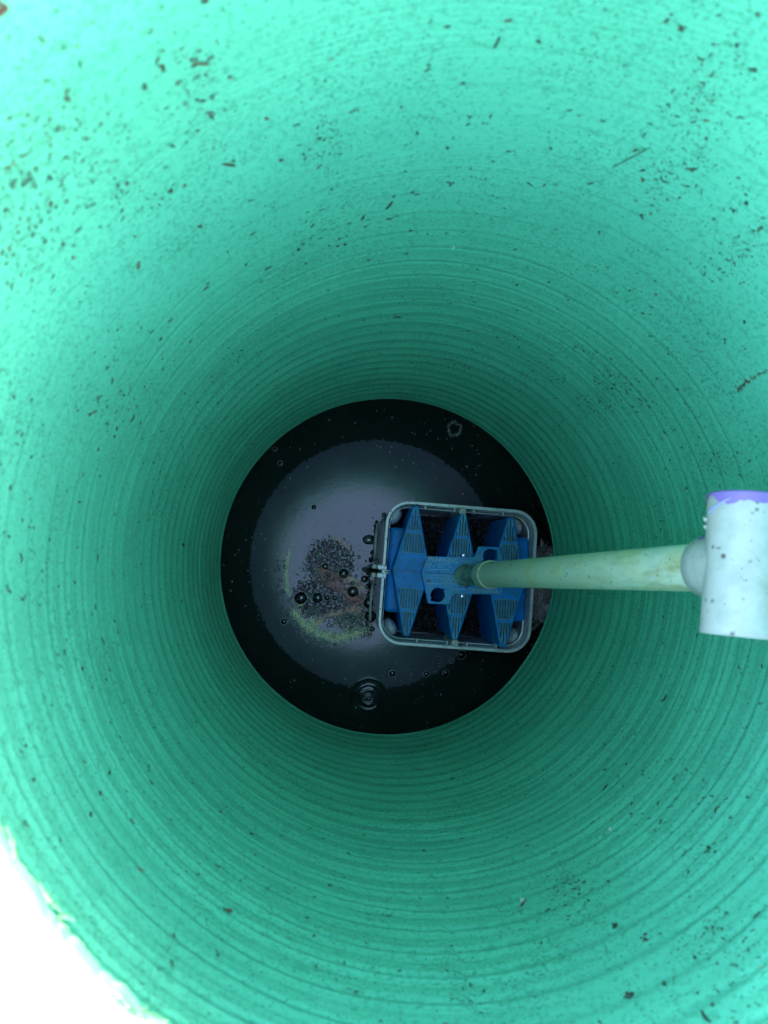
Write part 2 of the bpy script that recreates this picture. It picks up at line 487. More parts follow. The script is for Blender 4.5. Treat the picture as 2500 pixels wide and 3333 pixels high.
# curls of sawn plastic clinging to the low edge
CURLS = [((20, 2700), (60, 2830), 'short pale green curl of sawn plastic on the low rim edge by the photo border'),
         ((120, 2860), (205, 2985), 'longest curl of sawn plastic bridging the low rim edge'),
         ((175, 3010), (235, 2990), 'knotted green crumb of sawn plastic in the middle of the low rim edge'),
         ((355, 3250), (455, 3300), 'thin wisp of sawn plastic standing off the lowest rim edge'),
         ((460, 3270), (540, 3330), 'broad burr of sawn plastic where the rim leaves the picture')]
for i, (a, b, lab) in enumerate(CURLS):
    A, B = at(*a, .425), at(*b, .425); bm = bmesh.new()
    pts = []; L = (B-A).length
    for k in range(13):
        t = k/12
        pts.append(A.lerp(B, t)+Vector((math.sin(t*5+i)*.002, math.cos(t*4+i*2)*.002, math.sin(t*5+i)*.002)))
    tube_path(bm, pts, [.0006+.0016*math.sin(math.pi*k/12)*(.5+.5*math.sin(k*2.1+i)) for k in range(13)])
    mid = A.lerp(B, .5)
    o = from_bm('plastic_shaving', bm, M_EDGE, smooth=True)
    tag(o, lab, 'plastic shaving', 'plastic shavings on the sawn rim')

# ------------------------------------------------------------------ water
def crop5(x, y): return (680+x/1.4426, 1230+y/1.4426)
def crop8(x, y): return (880+x/4.1475, 1640+y/4.1475)
def crop1(x, y): return (1180+x/2.4397, 1580+y/2.4397)
def wp(px, py, z=0.0): return at(px, py, DW-z)

spl = wp(1198, 2270)
def lines_(c, lo, hi):
    return np.unique(np.round(np.concatenate([np.arange(lo, hi, .004), np.arange(c-.050, c+.050, .00042)]), 6))
gxl = lines_(spl.x, TC[0]-.475, TC[0]+.475); gyl = lines_(spl.y, TC[1]-.475, TC[1]+.475)
GX, GY = np.meshgrid(gxl, gyl); Nx, Ny = len(gxl), len(gyl)
Dx = GX-spl.x; Dy = GY-spl.y; rad = np.hypot(Dx, Dy); an = np.arctan2(Dy, Dx)
wob = 1+.02*np.sin(3*an+1)+.012*np.sin(11*an)
rw = rad*wob
hz = .0009*np.exp(-((rw-.0385)/.0022)**2)*(.6+.4*np.sin(an))
hz += .00050*np.exp(-((rw-.0255)/.0016)**2)-.0005*np.exp(-((rw-.0215)/.002)**2)
hz += .00022*np.sin(rw*1300+2*np.sin(4*an))*np.exp(-(rad/.019)**4)*np.sin(5*an+rad*200)
hz += .00035*np.sin(rw*520)*np.exp(-(rad/.017)**4)
VW = np.stack([GX, GY, hz], -1).reshape(-1, 3)
i0, j0 = np.meshgrid(np.arange(Nx-1), np.arange(Ny-1))
FW = np.stack([j0*Nx+i0, j0*Nx+i0+1, (j0+1)*Nx+i0+1, (j0+1)*Nx+i0], -1).reshape(-1, 4)
o = from_np('water', VW, FW, M_WATER)
tag(o, 'black still water with a sky reflection at the bottom of the pit', 'water', kind='structure')

# ragged disc painted slate to stand for the reflected pipe wall
cF = wp(*crop5(780, 871)); rF = .2595
vs, fs, ix = [], [], {}
cell = .0011; nn = int(rF*2.2/cell)
def fid(i, j):
    if (i, j) not in ix: ix[(i, j)] = len(vs); vs.append((cF.x-rF*1.1+i*cell, cF.y-rF*1.1+j*cell, .00016))
    return ix[(i, j)]
for j in range(nn):
    for i in range(nn):
        x, y = -rF*1.1+i*cell, -rF*1.1+j*cell
        d_ = math.hypot(x, y)
        if d_ > rF*1.03: continue
        if d_ > rF*.955:
            if d_+.0045*mn.fractal(Vector((x*150, y*150, 2)), 1, 2, 3) > rF: continue
        X_, Y_ = cF.x+x, cF.y+y
        if math.hypot(X_-spl.x, Y_-spl.y) < .0405: continue
        fs.append((fid(i, j), fid(i+1, j), fid(i+1, j+1), fid(i, j+1)))
o = from_np('slate_reflection', vs, fs, M_SLATE_REFL)
tag(o, 'slate coloured reflection of the pipe wall painted as a ragged disc on the dark water', 'film', kind='stuff')  # the 'film' here is the painted reflection of the pipe wall

# ------------------------------------------------------------------ the sump unit standing in the water
cen = at(*crop1(764, 725), 1.45)
ROT = -R(4.4)
unit = empty('sump_filter', (cen.x, cen.y, 0), ROT)
tag(unit, 'pale plastic tub holding blue slotted diamond fins, standing in the water', 'sump filter')
def loc(cx, cy, depth):
    p = at(*crop1(cx, cy), depth)-Vector((cen.x, cen.y, 0))
    c, s = math.cos(-ROT), math.sin(-ROT)
    return (c*p.x-s*p.y, s*p.x+c*p.y)

HX, HY, RC = .1440, .1340, .043
ZR = DW-1.45
bm = bmesh.new(); rings = []
T = .0042
levels = [(-.030, .0075, 0), (.05, .005, 0), (ZR-.010, .0006, 0), (ZR-.0095, -.0018, 0), (ZR-.0015, -.0022, 0), (ZR, -.0012, 0),
          (ZR, T-.0014, 0), (ZR-.002, T, 0), (.05, T+.0045, 0), (-.026, T+.0078, 0)]
for z, ins, _ in levels:
    rings.append([bm.verts.new((x, y, z)) for x, y in rrect(HX-ins, HY-ins, RC-ins)])
n = len(rings[0])
for a, b in zip(rings, rings[1:]):
    for i in range(n): bm.faces.new((a[i], a[(i+1) % n], b[(i+1) % n], b[i]))
bm.faces.new(rings[0][::-1]); bm.faces.new(rings[-1])
tub = from_bm('tub', bm, M_BOX, unit)
# step and seams on the inner wall
bm = bmesh.new()
ra = [bm.verts.new((x, y, ZR-.030)) for x, y in rrect(HX-T-.0030, HY-T-.0030, RC-T-.003)]
rb = [bm.verts.new((x, y, ZR-.0305)) for x, y in rrect(HX-T-.0046, HY-T-.0046, RC-T-.0046)]
rc_ = [bm.verts.new((x, y, ZR-.034)) for x, y in rrect(HX-T-.0030, HY-T-.0030, RC-T-.003)]
for a, b in ((ra, rb), (rb, rc_)):
    for i in range(n): bm.faces.new((a[i], a[(i+1) % n], b[(i+1) % n], b[i]))
from_bm('inner_ledge', bm, M_BOX, tub)

# small pegs inside the long walls
for (cx, cy, sgn) in ((497, 170, 1), (727, 190, 1), (882, 205, 1), (1110, 220, 1), (432, 1228, -1), (668, 1240, -1), (826, 1253, -1), (1058, 1272, -1)):
    x, _y0 = loc(cx, cy, 1.46); y = sgn*(HY-T-.0005)
    bm = bmesh.new()
    pts = [(x-.0016, y), (x+.0016, y), (x+.0011, y-sgn*.007), (x-.0011, y-sgn*.007)]
    if sgn > 0: pts = pts[::-1]
    prism(bm, pts, ZR-.030, ZR-.003, .0004)
    from_bm('peg', bm, M_FOAM, unit)
# the two round stub posts at the fin tips
for (cx, cy) in ((803, 205), (744, 1238)):
    x, y = loc(cx, cy, 1.43); bm = bmesh.new(); s = 1 if y > 0 else -1
    y = s*(HY-T-.0062)
    lathe(bm, [(.0001, 0), (.0072, 0), (.0075, .02), (.0072, .108), (.0062, .1105), (.0001, .1108)], 24, Matrix.Translation((x, y, ZR-.100)))
    box(bm, x, y+s*.0045, ZR-.06, .013, .006, .10, 0, .001)
    from_bm('stub_post', bm, M_CREAM, unit, smooth=False)
# four white pads in the corners
for (cx, cy, rz) in ((268, 238, 28), (232, 1135, -28), (1238, 320, -30), (1203, 1205, 30)):
    x, y = loc(cx, cy, 1.475); bm = bmesh.new()
    bmesh.ops.create_uvsphere(bm, u_segments=28, v_segments=18, radius=1)
    for v in bm.verts:
        p = v.co.copy()
        q = Vector((p.x*.0115, p.y*.0175, (abs(p.z)**.7)*(1 if p.z > 0 else -1)*.052))
        q = Matrix.Rotation(R(-rz), 3, 'Z') @ q; v.co = q+Vector((x, y, .080))
    from_bm('corner_pad', bm, M_FOAM, unit, smooth=True)
# lower blue body
zb = DW-1.462
for (xa, xb) in ((-.1350, -.0720), (.0740, .1350)):
    bm = bmesh.new()
    prism(bm, [(xa, -.077), (xb, -.077), (xb, .085), (xa, .085)], .005, zb, .008, 4)
    from_bm('end_block', bm, M_BLUE, unit, smooth=False)

# three tall diamond fins with slotted tops
FZ = DW-1.416
fx0, fy0 = loc(768, 722, 1.416)
FW2, FH2, TIP, SP = .0350, .1205, .0052, .0897
def inside_w(y, m):
    """half width of the diamond at height y, m inside its edge"""
    t = min(1, abs(y)/FH2); return FW2+(TIP-FW2)*t-m
for k in (-1, 0, 1):
    ox, oy = fx0+k*SP, fy0-(k*.0035)
    fh = FH2-(.004 if k == 0 else 0)
    bm = bmesh.new()
    pts = [(ox-FW2, oy), (ox-TIP, oy-fh), (ox+TIP, oy-fh), (ox+FW2, oy), (ox+TIP, oy+fh), (ox-TIP, oy+fh)]
    prism(bm, pts, .004, FZ, .0022, 3)
    fin = from_bm('fin', bm, M_BLUE, unit)
    rows = [(.034, .069), (.076, .114)]
    slots = bmesh.new()
    panels = []
    for sgn in (1, -1):
        for (y0, y1) in rows:
            cols = []
            step = .0050
            for c in range(-9, 10):
                xs = c*step
                # the slot runs from y0 out to where the diamond edge cuts it
                ye = y1
                if abs(xs)+.0035 > inside_w(y1, .001):
                    # solve half width = |xs|+.0035
                    t = (FW2-.001-.0035-abs(xs))/(FW2-TIP); ye = t*FH2
                if ye-y0 > .0045:
                    cols.append((xs, ye))
                    box(slots, ox+xs, oy+sgn*(y0+ye)/2, FZ, .0023, ye-y0, .018)
            if cols:
                w0 = max(abs(c[0]) for c in cols)+.0018
                w1 = min(w0, max(inside_w(y1, .0032), .0022))
                ym = y0-.0012; yM = y1+.001
                pp = [(-min(inside_w(ym, .0032), w0), ym), (min(inside_w(ym, .0032), w0), ym), (w1, yM), (-w1, yM)]
                panels.append([(ox+x, oy+sgn*y) for x, y in pp][::(1 if sgn > 0 else -1)])
    sl_copy = slots.copy()
    boolean_cut(fin, slots)
    for pp in panels:
        bm = bmesh.new(); prism(bm, pp, FZ-.0016, FZ+.0005)
        gr = from_bm('grille', bm, M_GRILLE, fin)
        boolean_cut(gr, sl_copy.copy())
    sl_copy.free()
    # moulding seam across the middle
    bm = bmesh.new(); box(bm, ox, oy, FZ+.0001, FW2*2-.006, .0009, .0010)
    from_bm('seam', bm, M_RUBBER, fin)

# cover plate with two keyhole openings
PZ = DW-1.404
poly = [(515, 560), (893, 578), (922, 482), (1092, 490), (1147, 740), (1097, 870), (719, 852), (690, 948), (520, 940), (465, 690)]
pl = [loc(x, y, 1.404) for x, y in poly][::-1]
bm = bmesh.new(); prism(bm, pl, FZ+.0012, PZ, .0020, 3)
plate = from_bm('cover_plate', bm, M_PLATE, unit)
cut = bmesh.new()
for (cx, cy) in ((1015, 560), (597, 870)):
    x, y = loc(cx, cy, 1.404)
    prism(cut, [(x+.0134*math.cos(2*math.pi*i/40), y+.0134*math.sin(2*math.pi*i/40)) for i in range(40)], FZ-.01, PZ+.01)
boolean_cut(plate, cut)
cut = bmesh.new()
for (cx, cy) in ((1015, 560), (597, 870)):
    x, y = loc(cx, cy, 1.404)
    for s in (1, -1):
        a = R(45); box(cut, x+s*.0132*math.cos(a), y+s*.0132*math.sin(a), PZ, .006, .0055, .03, a)
boolean_cut(plate, cut)
# moulded warning lettering
def lettering(body_, cx, cy, size, rz, raise_=.0012, parent=None, sx=1.0):
    cu = bpy.data.curves.new('lettering', 'FONT'); cu.body = body_; cu.size = size; cu.extrude = raise_
    cu.align_x = 'CENTER'; cu.align_y = 'CENTER'; cu.offset = size*.012
    t = bpy.data.objects.new('tmp', cu); COL.objects.link(t)
    bpy.context.view_layer.update()
    me = bpy.data.meshes.new_from_object(t.evaluated_get(bpy.context.evaluated_depsgraph_get()))
    bpy.data.objects.remove(t)
    M = Matrix.Translation((cx, cy, PZ+.0002)) @ Matrix.Rotation(rz, 4, 'Z') @ Matrix.Diagonal((sx, 1, 1, 1))
    me.transform(M); me.name = 'lettering'; me.materials.clear()
    return link('lettering', me, M_LET, parent)
M_LET = mat('raised_blue_letters', build=dirty((.30, .62, .80), amount=(.62, .68), film=((.34, .50, .55), .9), rough=.45))
x, y = loc(628, 592, 1.404); lettering('! WARNING', x, y, .0125, R(0), parent=plate, sx=.92)
x, y = loc(972, 838, 1.404); lettering('! WARNING', x, y, .0125, R(180), parent=plate, sx=.92)
# worn-down small print: only broken raised strokes are left
def worn_print(x0, x1, yc, h, rows_):
    bm = bmesh.new()
    for r_ in range(rows_):
        cx = x0
        while cx < x1:
            wd = random.uniform(8, 30)
            if random.random() < .82:
                a = loc(cx+wd/2, yc+r_*h, 1.404)
                k = int(wd//7)+1
                for q in range(k):
                    box(bm, a[0]+(q-k/2)*.0016, a[1]+random.uniform(-.0003, .0003), PZ+.0003, .0008, random.uniform(.0015, .0026), .0008, random.uniform(-.5, .5))
            cx += wd+6
    return from_bm('small_print', bm, M_LET, plate)
worn_print(525, 700, 625, 22, 3); worn_print(530, 690, 712, 24, 2)
worn_print(510, 720, 780, 0, 1); worn_print(790, 870, 605, 0, 1); worn_print(680, 830, 825, 0, 1); worn_print(900, 1080, 800, 0, 1)
bm = bmesh.new(); a = loc(470, 690, 1.404); b = loc(735, 708, 1.404)
tube_path(bm, [(a[0]+.002, a[1], PZ+.0001), (b[0], b[1], PZ+.0001)], .0005)
from_bm('seam', bm, M_RUBBER, plate)
# the two bright bolts at the plate edge
for (cx, cy) in ((800, 555), (788, 878)):
    x, y = loc(cx, cy, 1.41); bm = bmesh.new()
    lathe(bm, [(.0001, -.01), (.0016, -.01), (.0016, .007), (.0034, .0072), (.0034, .0102), (.0028, .0110), (.0001, .0112)], 6, Matrix.Translation((x, y, FZ+.002)))
    from_bm('bolt', bm, M_STEEL, unit)
# hinge lugs, pin and clamp on the outside of the left wall
x0 = -HX
for s in (1, -1):
    bm = bmesh.new(); box(bm, x0-.0045, s*.0078-.001, ZR-.022, .013, .0085, .052, 0, .0012)
    box(bm, x0-.0010, s*.0075-.001, ZR-.006, .016, .0100, .016, 0, .0016)
    from_bm('hinge_lug', bm, M_BOX, unit)
    bm = bmesh.new(); box(bm, x0-.0150, s*.0080-.001, ZR-.062, .009, .0090, .05, 0, .0012)
    from_bm('lower_lug', bm, M_CREAM, unit)
bm = bmesh.new()
tube_path(bm, [(x0-.001, -.001, ZR-.01), (x0-.014, -.001, ZR-.02), (x0-.024, -.001, ZR-.05), (x0-.028, -.001, ZR-.09)], [.0025, .003, .005, .006], 12)
from_bm('clamp_pin', bm, M_RUBBER, unit, smooth=True)
bm = bmesh.new()
for s in (1, -1): box(bm, x0+.006, s*.0022-.001, ZR+.0002, .011, .0012, .003)
from_bm('latch_seam', bm, M_BOX, unit)
# dark ledge of the tub foot, just awash
bm = bmesh.new()
for (yy0, yy1) in ((.020, .098), (-.105, -.022)):
    tube_path(bm, [(x0+.001-.012, yy0, .012), (x0-.0125, (yy0+yy1)/2, .013), (x0+.001-.012, yy1, .012)], .0028, 8)
from_bm('foot_ledge', bm, M_BOX, unit, smooth=True)

# grit in the tub
bm = bmesh.new()
gx, gy = 90, 84
vg = [[bm.verts.new(((i/(gx-1)-.5)*2*(HX-.013), (j/(gy-1)-.5)*2*(HY-.013), .010+.006*mn.noise(Vector((i*.35, j*.35, 0)))+.004*mn.noise(Vector((i*.9, j*.9, 5))))) for i in range(gx)] for j in range(gy)]
for j in range(gy-1):
    for i in range(gx-1): bm.faces.new((vg[j][i], vg[j][i+1], vg[j+1][i+1], vg[j+1][i]))
grit = from_bm('grit', bm, M_GRIT)
grit.location = (cen.x, cen.y, 0); grit.rotation_euler = (0, 0, ROT)
tag(grit, 'wet black grit lying between the blue fins in the tub', 'grit', kind='stuff')
bm = bmesh.new()
for k in range(900):
    x = random.uniform(-HX+.02, HX-.02); y = random.uniform(-HY+.02, HY-.02)
    lump(bm, Vector((x, y, .013+random.uniform(-.002, .003))), random.uniform(.0006, .0021), k, 1, .5, (1, random.uniform(.4, 1), .5), Matrix.Rotation(random.uniform(0, 6), 3, 'Z'))
o = from_bm('grit_chips', bm, M_CHIP); o.location = grit.location; o.rotation_euler = grit.rotation_euler
tag(o, 'pale specks of gravel mixed into the black grit in the tub', 'gravel', kind='stuff')

# ------------------------------------------------------------------ riser pipe, coupling and tee
P0 = at(1515, 1873, 1.404); P1 = at(2306, 1846, .624)
ax = (P1-P0).normalized()
riser = empty('riser_pipe', P0)
tag(riser, 'pale green plastic riser pipe leaning up from the blue plate to a white tee', 'pipe')
Q = ax.to_track_quat('Z', 'Y').to_matrix().to_4x4()
Lp = (P1-P0).length
bm = bmesh.new()
lathe(bm, [(.0168, .10), (.0205, .145), (.0205, Lp+.01)], 64, Q)
for v in bm.verts: pass
from_bm('pipe', bm, M_PVC, riser, smooth=True)
bm = bmesh.new()
lathe(bm, [(.0215, -.004), (.0205, .004), (.0178, .010), (.0176, .060), (.0180, .098), (.0190, .108), (.0190, .112), (.0205, .122)], 64, Q)
from_bm('nipple', bm, mat('muddy_pipe_plastic', build=dirty((.50, .62, .46), dirt=(.03, .04, .025), amount=(.50, .60), scale=90, film=((.12, .17, .10), .9), rough=.5)), riser, smooth=True)
bm = bmesh.new()
lathe(bm, [(.0198, .117), (.0226, .122), (.0229, .150), (.0230, .159), (.0226, .1605), (.0213, .1605), (.0209, .159), (.0208, .150)], 64, Q)
cpl = from_bm('coupling', bm, M_PVC, riser, smooth=True)
bm = bmesh.new()
lathe(bm, [(.0231, .1575), (.0236, .1585), (.0236, .1605), (.0231, .1615), (.0216, .1615), (.0211, .1600)], 64, Q)
M_LIP = mat('chalky_lip', build=dirty((.66, .66, .58), dirt=(.16, .08, .05), amount=(.52, .60), scale=70, rough=.6))
from_bm('socket_lip', bm, M_LIP, cpl, smooth=True)

tee = empty('tee_fitting', (0, 0, 0)); tee.parent = riser
TCn = ax*(Lp+.046)
td = Vector((math.sin(R(6.0)), math.cos(R(6.0)), -.035)).normalized()
td = (td-ax*td.dot(ax)*.0).normalized()
QT = td.to_track_quat('Z', 'Y').to_matrix().to_4x4()
MT = Matrix.Translation(TCn) @ QT
bm = bmesh.new()
# branch socket first: from its lip up into the run
lathe(bm, [(.0208, -.0430), (.0208, -.0455), (.0248, -.0460), (.0262, -.0445), (.0264, -.030), (.0264, .004)], 64, Matrix.Translation(TCn) @ Q)
br = from_bm('branch_socket', bm, M_TEE, tee, smooth=True)
Lt = .0545; RT = .0280
bm = bmesh.new()
lathe(bm, [(.0215, -Lt+.028), (.0215, -Lt+.001), (.0225, -Lt), (RT-.001, -Lt), (RT+.0002, -Lt+.0012), (RT, -Lt+.008), (RT-.0008, -.012), (RT-.0008, .012), (RT, Lt-.008),
           (RT+.0002, Lt-.0012), (RT-.001, Lt), (.0225, Lt), (.0215, Lt-.001), (.0215, Lt-.028)], 72, MT)
run = from_bm('run_body', bm, M_TEE, tee, smooth=True)
# purple primer painted round the upper end and a smear on the branch lip
def smear(name, M, rad, h0, h1, a0, a1, rag, parent, seed=0, n=60, m=None):
    bm = bmesh.new(); lo, hi = [], []
    for i in range(n+1):
        a = a0+(a1-a0)*i/n
        e = rag*(.5+.9*mn.noise(Vector((a*2.2+seed, seed, 0)))+.5*mn.noise(Vector((a*7+seed, seed, 4))))
        ends = min(1, i/4, (n-i)/4)
        lo.append(bm.verts.new(M @ Vector((rad*math.cos(a), rad*math.sin(a), h1-(h1-h0+e)*max(.15, ends)))))
        hi.append(bm.verts.new(M @ Vector((rad*math.cos(a), rad*math.sin(a), h1))))
    for i in range(n): bm.faces.new((lo[i], lo[i+1], hi[i+1], hi[i]))
    return from_bm(name, bm, m or M_PRIMER, parent, smooth=True)
smear('primer_stain', MT, RT+.0006, Lt-.0065, Lt-.0008, 0, 2*math.pi, .004, run, 3)
bm = bmesh.new()
lathe(bm, [(RT+.0006, Lt-.0012), (RT-.0008, Lt+.0006), (.0224, Lt+.0006)], 72, MT)
from_bm('primer_ring', bm, M_PRIMER, run, smooth=True)
# slanting primer dribble below the ring
bm = bmesh.new()
pts = []
inv = MT.inverted()
cam_local = inv @ (Vector((0, 0, DW))-P0)
a_c = math.atan2(cam_local.y, cam_local.x)
A_S = 1 if (MT.to_3x3() @ Vector((-math.sin(a_c), math.cos(a_c), 0))).x > 0 else -1
for i in range(15):
    t = i/14; a = a_c+A_S*(-1.25+.95*t); h = Lt-.017+.012*t
    pts.append(MT @ Vector(((RT+.0002)*math.cos(a), (RT+.0002)*math.sin(a), h)))
tube_path(bm, pts, [.0012*math.sin(math.pi*min(1, (i+1)/15))+.0002 for i in range(15)], 6)
from_bm('primer_dribble', bm, mat('thin_primer', (.45, .42, .66), .4), run, smooth=True)
MB = Matrix.Translation(TCn) @ Q
invb = MB.inverted()
cl = invb @ (Vector((0, 0, DW))-P0)
# direction on the branch that faces up the picture
ud = (Q.to_3x3().inverted() @ Vector((-.25, 1, 0))); ab = math.atan2(ud.y, ud.x)
smear('primer_smear', MB, .0267, -.0400, -.0300, ab-.55, ab+.35, .003, br, 9)
# chips on the tee edge
bm = bmesh.new()
for i, (h, s) in enumerate(((Lt-.020, .0022), (Lt-.026, .0017))):
    a = a_c-A_S*1.45
    lump(bm, MT @ Vector((RT*math.cos(a), RT*math.sin(a), h)), s, i+3, 2, .4)
from_bm('glue_bead', bm, M_TEE, run, smooth=True)

# ------------------------------------------------------------------ stones beside the tub
STONES = [((1760, 1997), .020, (1, 1.15, .6), M_STONE, 'large round pale stone right of the tub at the pipe foot'),
          ((1758, 1945), .014, (.7, 1.7, .6), M_STONE, 'tall narrow pale stone just below the riser pipe'),
          ((1746, 1930), .009, (.5, 1.9, .6), M_STONE, 'thin pale sliver of stone touching the tub wall'),
          ((1790, 1945), .021, (1, 1.3, .5), M_RUBBLE, 'rough grey rubble lump under the green pipe edge'),
          ((1788, 1978), .012, (1.3, .9, .6), M_STONE, 'small pale stone against the green pipe edge'),
          ((1764, 1771), .008, (.6, 1.2, .5), M_STONE, 'narrow pale chip of stone above the riser pipe'),
          ((1765, 1788), .011, (1, 1, .5), M_RUBBLE, 'crumbly grey stone above the riser pipe'),
          ((1796, 1806), .008, (.6, 1.2, .5), M_STONE, 'pointed pale stone just above the riser pipe')]
bm = bmesh.new()
tri = [wp(*p, .0)[:2] for p in ((1700, 1830), (1785, 1760), (1860, 1900), (1830, 1960), (1735, 2055), (1690, 2060))]
prism(bm, [(x, y) for x, y in tri][::-1], -.06, .004, .003, 2)
o = from_bm('concrete_chunk', bm, mat('silty_concrete', rough=.85, build=dirty((.62, .58, .52), dirt=(.012, .016, .012), amount=(.44, .53), scale=90)))
tag(o, 'flat silty chunk of broken concrete with a straight edge beside the tub', 'concrete')
for i, (p, s, fl, m, lab) in enumerate(STONES):
    bm = bmesh.new(); lump(bm, Vector((0, 0, 0)), s*.8, i+11, 3, .45, fl)
    o = from_bm('stone', bm, m, smooth=False); o.location = at(*p, DW-.010)
    tag(o, lab, 'stone', 'stones beside the tub')
bm = bmesh.new()
for k in range(420):
    px = random.uniform(1700, 1860); py = random.uniform(1640, 2080)
    c = wp(px, py); 
    lump(bm, c+Vector((0, 0, .001)), random.uniform(.0012, .006), k, 1, .5, (1, random.uniform(.5, 1), .5), Matrix.Rotation(random.uniform(0, 6), 3, 'Z'))
o = from_bm('gravel', bm, M_GRIT); tag(o, 'dark wet gravel around the stones right of the tub', 'gravel', kind='stuff')

# ------------------------------------------------------------------ things floating on the water
in_unit = lambda p: abs((Matrix.Rotation(-ROT, 3, 'Z') @ (p-Vector((cen.x, cen.y, 0)))).x) < HX+.004 and abs((Matrix.Rotation(-ROT, 3, 'Z') @ (p-Vector((cen.x, cen.y, 0)))).y) < HY+.002

def bubble(bm_d, bm_r, r, c=Vector((0, 0, 0)), sx=1, seg=28):
    prof = [(r*math.cos(a), r*.62*math.sin(a)) for a in [R(6*i) for i in range(15)]]+[(.0001*r, r*.62)]
    lathe(bm_d, prof, seg, Matrix.Translation(c) @ Matrix.Diagonal((sx, 1, 1, 1)))
    rr_ = r*.075+.00015
    prof = [(r+rr_*math.cos(R(q)), rr_*math.sin(R(q))*.7+.0001) for q in range(0, 360, 60)]
    lathe(bm_r, prof, seg, Matrix.Translation(c) @ Matrix.Diagonal((sx, 1, 1, 1)), closed=True)

BUB = [(crop8(990, 940), 70/4.15, 'big round bubble above the coppery froth'),
       (crop8(1112, 1185), 76/4.15, 'big round bubble in the middle of the brown froth'),
       (crop8(1270, 1015), 48/4.15, 'medium bubble nearest the hinge of the tub'),
       (crop8(1312, 1115), 36/4.15, 'small bubble under the hinge of the tub'),
       (crop8(1345, 1220), 42/4.15, 'middle bubble in the row along the tub wall'),
       (crop8(1325, 1340), 72/4.15, 'large bubble near the tub wall, second from the bottom'),
       (crop8(1352, 1515), 78/4.15, 'largest bubble pressed to the tub wall'),
       (crop8(410, 1272), 84/4.15, 'largest bubble at the left edge of the froth'),
       (crop8(637, 1270), 70/4.15, 'large bubble right of the leftmost big one'),
       (crop8(740, 845), 46/4.15, 'medium bubble in the dark painted reflection'),
       (crop8(870, 1270), 38/4.15, 'right one of two small joined bubbles'),
       (crop8(765, 1266), 40/4.15, 'left one of two small joined bubbles'),
       (crop8(1335, 485), 66/4.15, 'dark oval bubble on the blue sky reflection'),
       (crop8(590, 46), 30/4.15, 'lone bubble at the upper edge of the sky reflection'),
       (crop8(180, 1590), 42/4.15, 'lone bubble left of the pale froth'),
       (crop8(1110, 1070), 30/4.15, 'small bubble between the two big ones'),
       (crop8(1375, 1690), 36/4.15, 'small bubble below the largest one at the tub'),
       (crop8(795, 962), 30/4.15, 'small oval bubble left of the coppery froth'),
       (crop8(1085, 860), 32/4.15, 'small bubble right above the big one in the froth'),
       (crop8(1535, 150), 32/4.15, 'bubble at the upper corner of the tub'),
       (crop5(822, 905), 16, 'bubble swelling behind the clamp pin'),
       (crop5(862, 1388), 10.5, 'bubble right of the splash ripple'),
       (crop5(1020, 1390), 9, 'middle bubble of three below the tub'),
       (crop5(1113, 1388), 10, 'rightmost bubble of three below the tub'),
       (crop5(1079, 1327), 8, 'left one of a close pair below the tub'),
       (crop5(1140, 1329), 7, 'right one of a close pair below the tub'),
       (crop5(1187, 1300), 14, 'dim bubble touching the lower edge of the tub'),
       (crop5(335, 400), 8, 'lone bubble in the dark upper left of the water'),
       (crop5(310, 333), 7, 'tiny ring bubble near the upper left pipe edge'),
       (crop5(493, 607), 8, 'dark bubble on the upper left of the sky reflection')]
PXW = DW/F
for (p, r, lab) in BUB:
    a, b = bmesh.new(), bmesh.new(); bubble(a, b, r*PXW, sx=1.35 if 'oval' in lab else 1)
    o = from_bm('bubble', a, M_BUBBLE_DARK, smooth=True); o.location = wp(*p, .0004)
    rg = from_bm('foot_ring', b, M_RINGLIP, o, smooth=True)
    tag(o, lab, 'bubble', 'larger bubbles on the water')

# swarm of tiny bubbles
a, b = bmesh.new(), bmesh.new()
def blob_pt():
    while True:
        x, y = random.uniform(60, 1480), random.uniform(380, 1950)
        d1 = ((x-850)/520)**2+((y-1120)/560)**2
        arc = abs(math.hypot((x-800)/650, (y-950)/900)-1) < .12 and y > 700
        if d1 < 1 or (arc and random.random() < .9): return x, y
cnt = 0
for k in range(520):
    x, y = blob_pt(); p = wp(*crop8(x, y), .0004)
    if in_unit(p): continue
    bubble(a, b, random.choice([.0010, .0014, .0018, .0024, .0032, .0044])*random.uniform(.7, 1.1), p, random.uniform(.85, 1.2), 14); cnt += 1
for k in range(120):
    an_ = random.uniform(0, 6.28); q = TC[0]+math.cos(an_)*random.uniform(.05, .33), TC[1]+math.sin(an_)*random.uniform(.05, .33)
    p = Vector((q[0], q[1], .0004))
    if in_unit(p): continue
    bubble(a, b, random.uniform(.0008, .0018), p, 1, 12)
root_b = from_bm('bubbles', a, M_BUBBLE, smooth=True)
tag(root_b, 'swarm of tiny bubbles scattered through the painted reflection and froth', 'bubbles', kind='stuff')
o = from_bm('foam', b, M_RINGLIP, smooth=True); tag(o, 'fine wet rims round the tiny bubbles on the water', 'foam', kind='stuff')

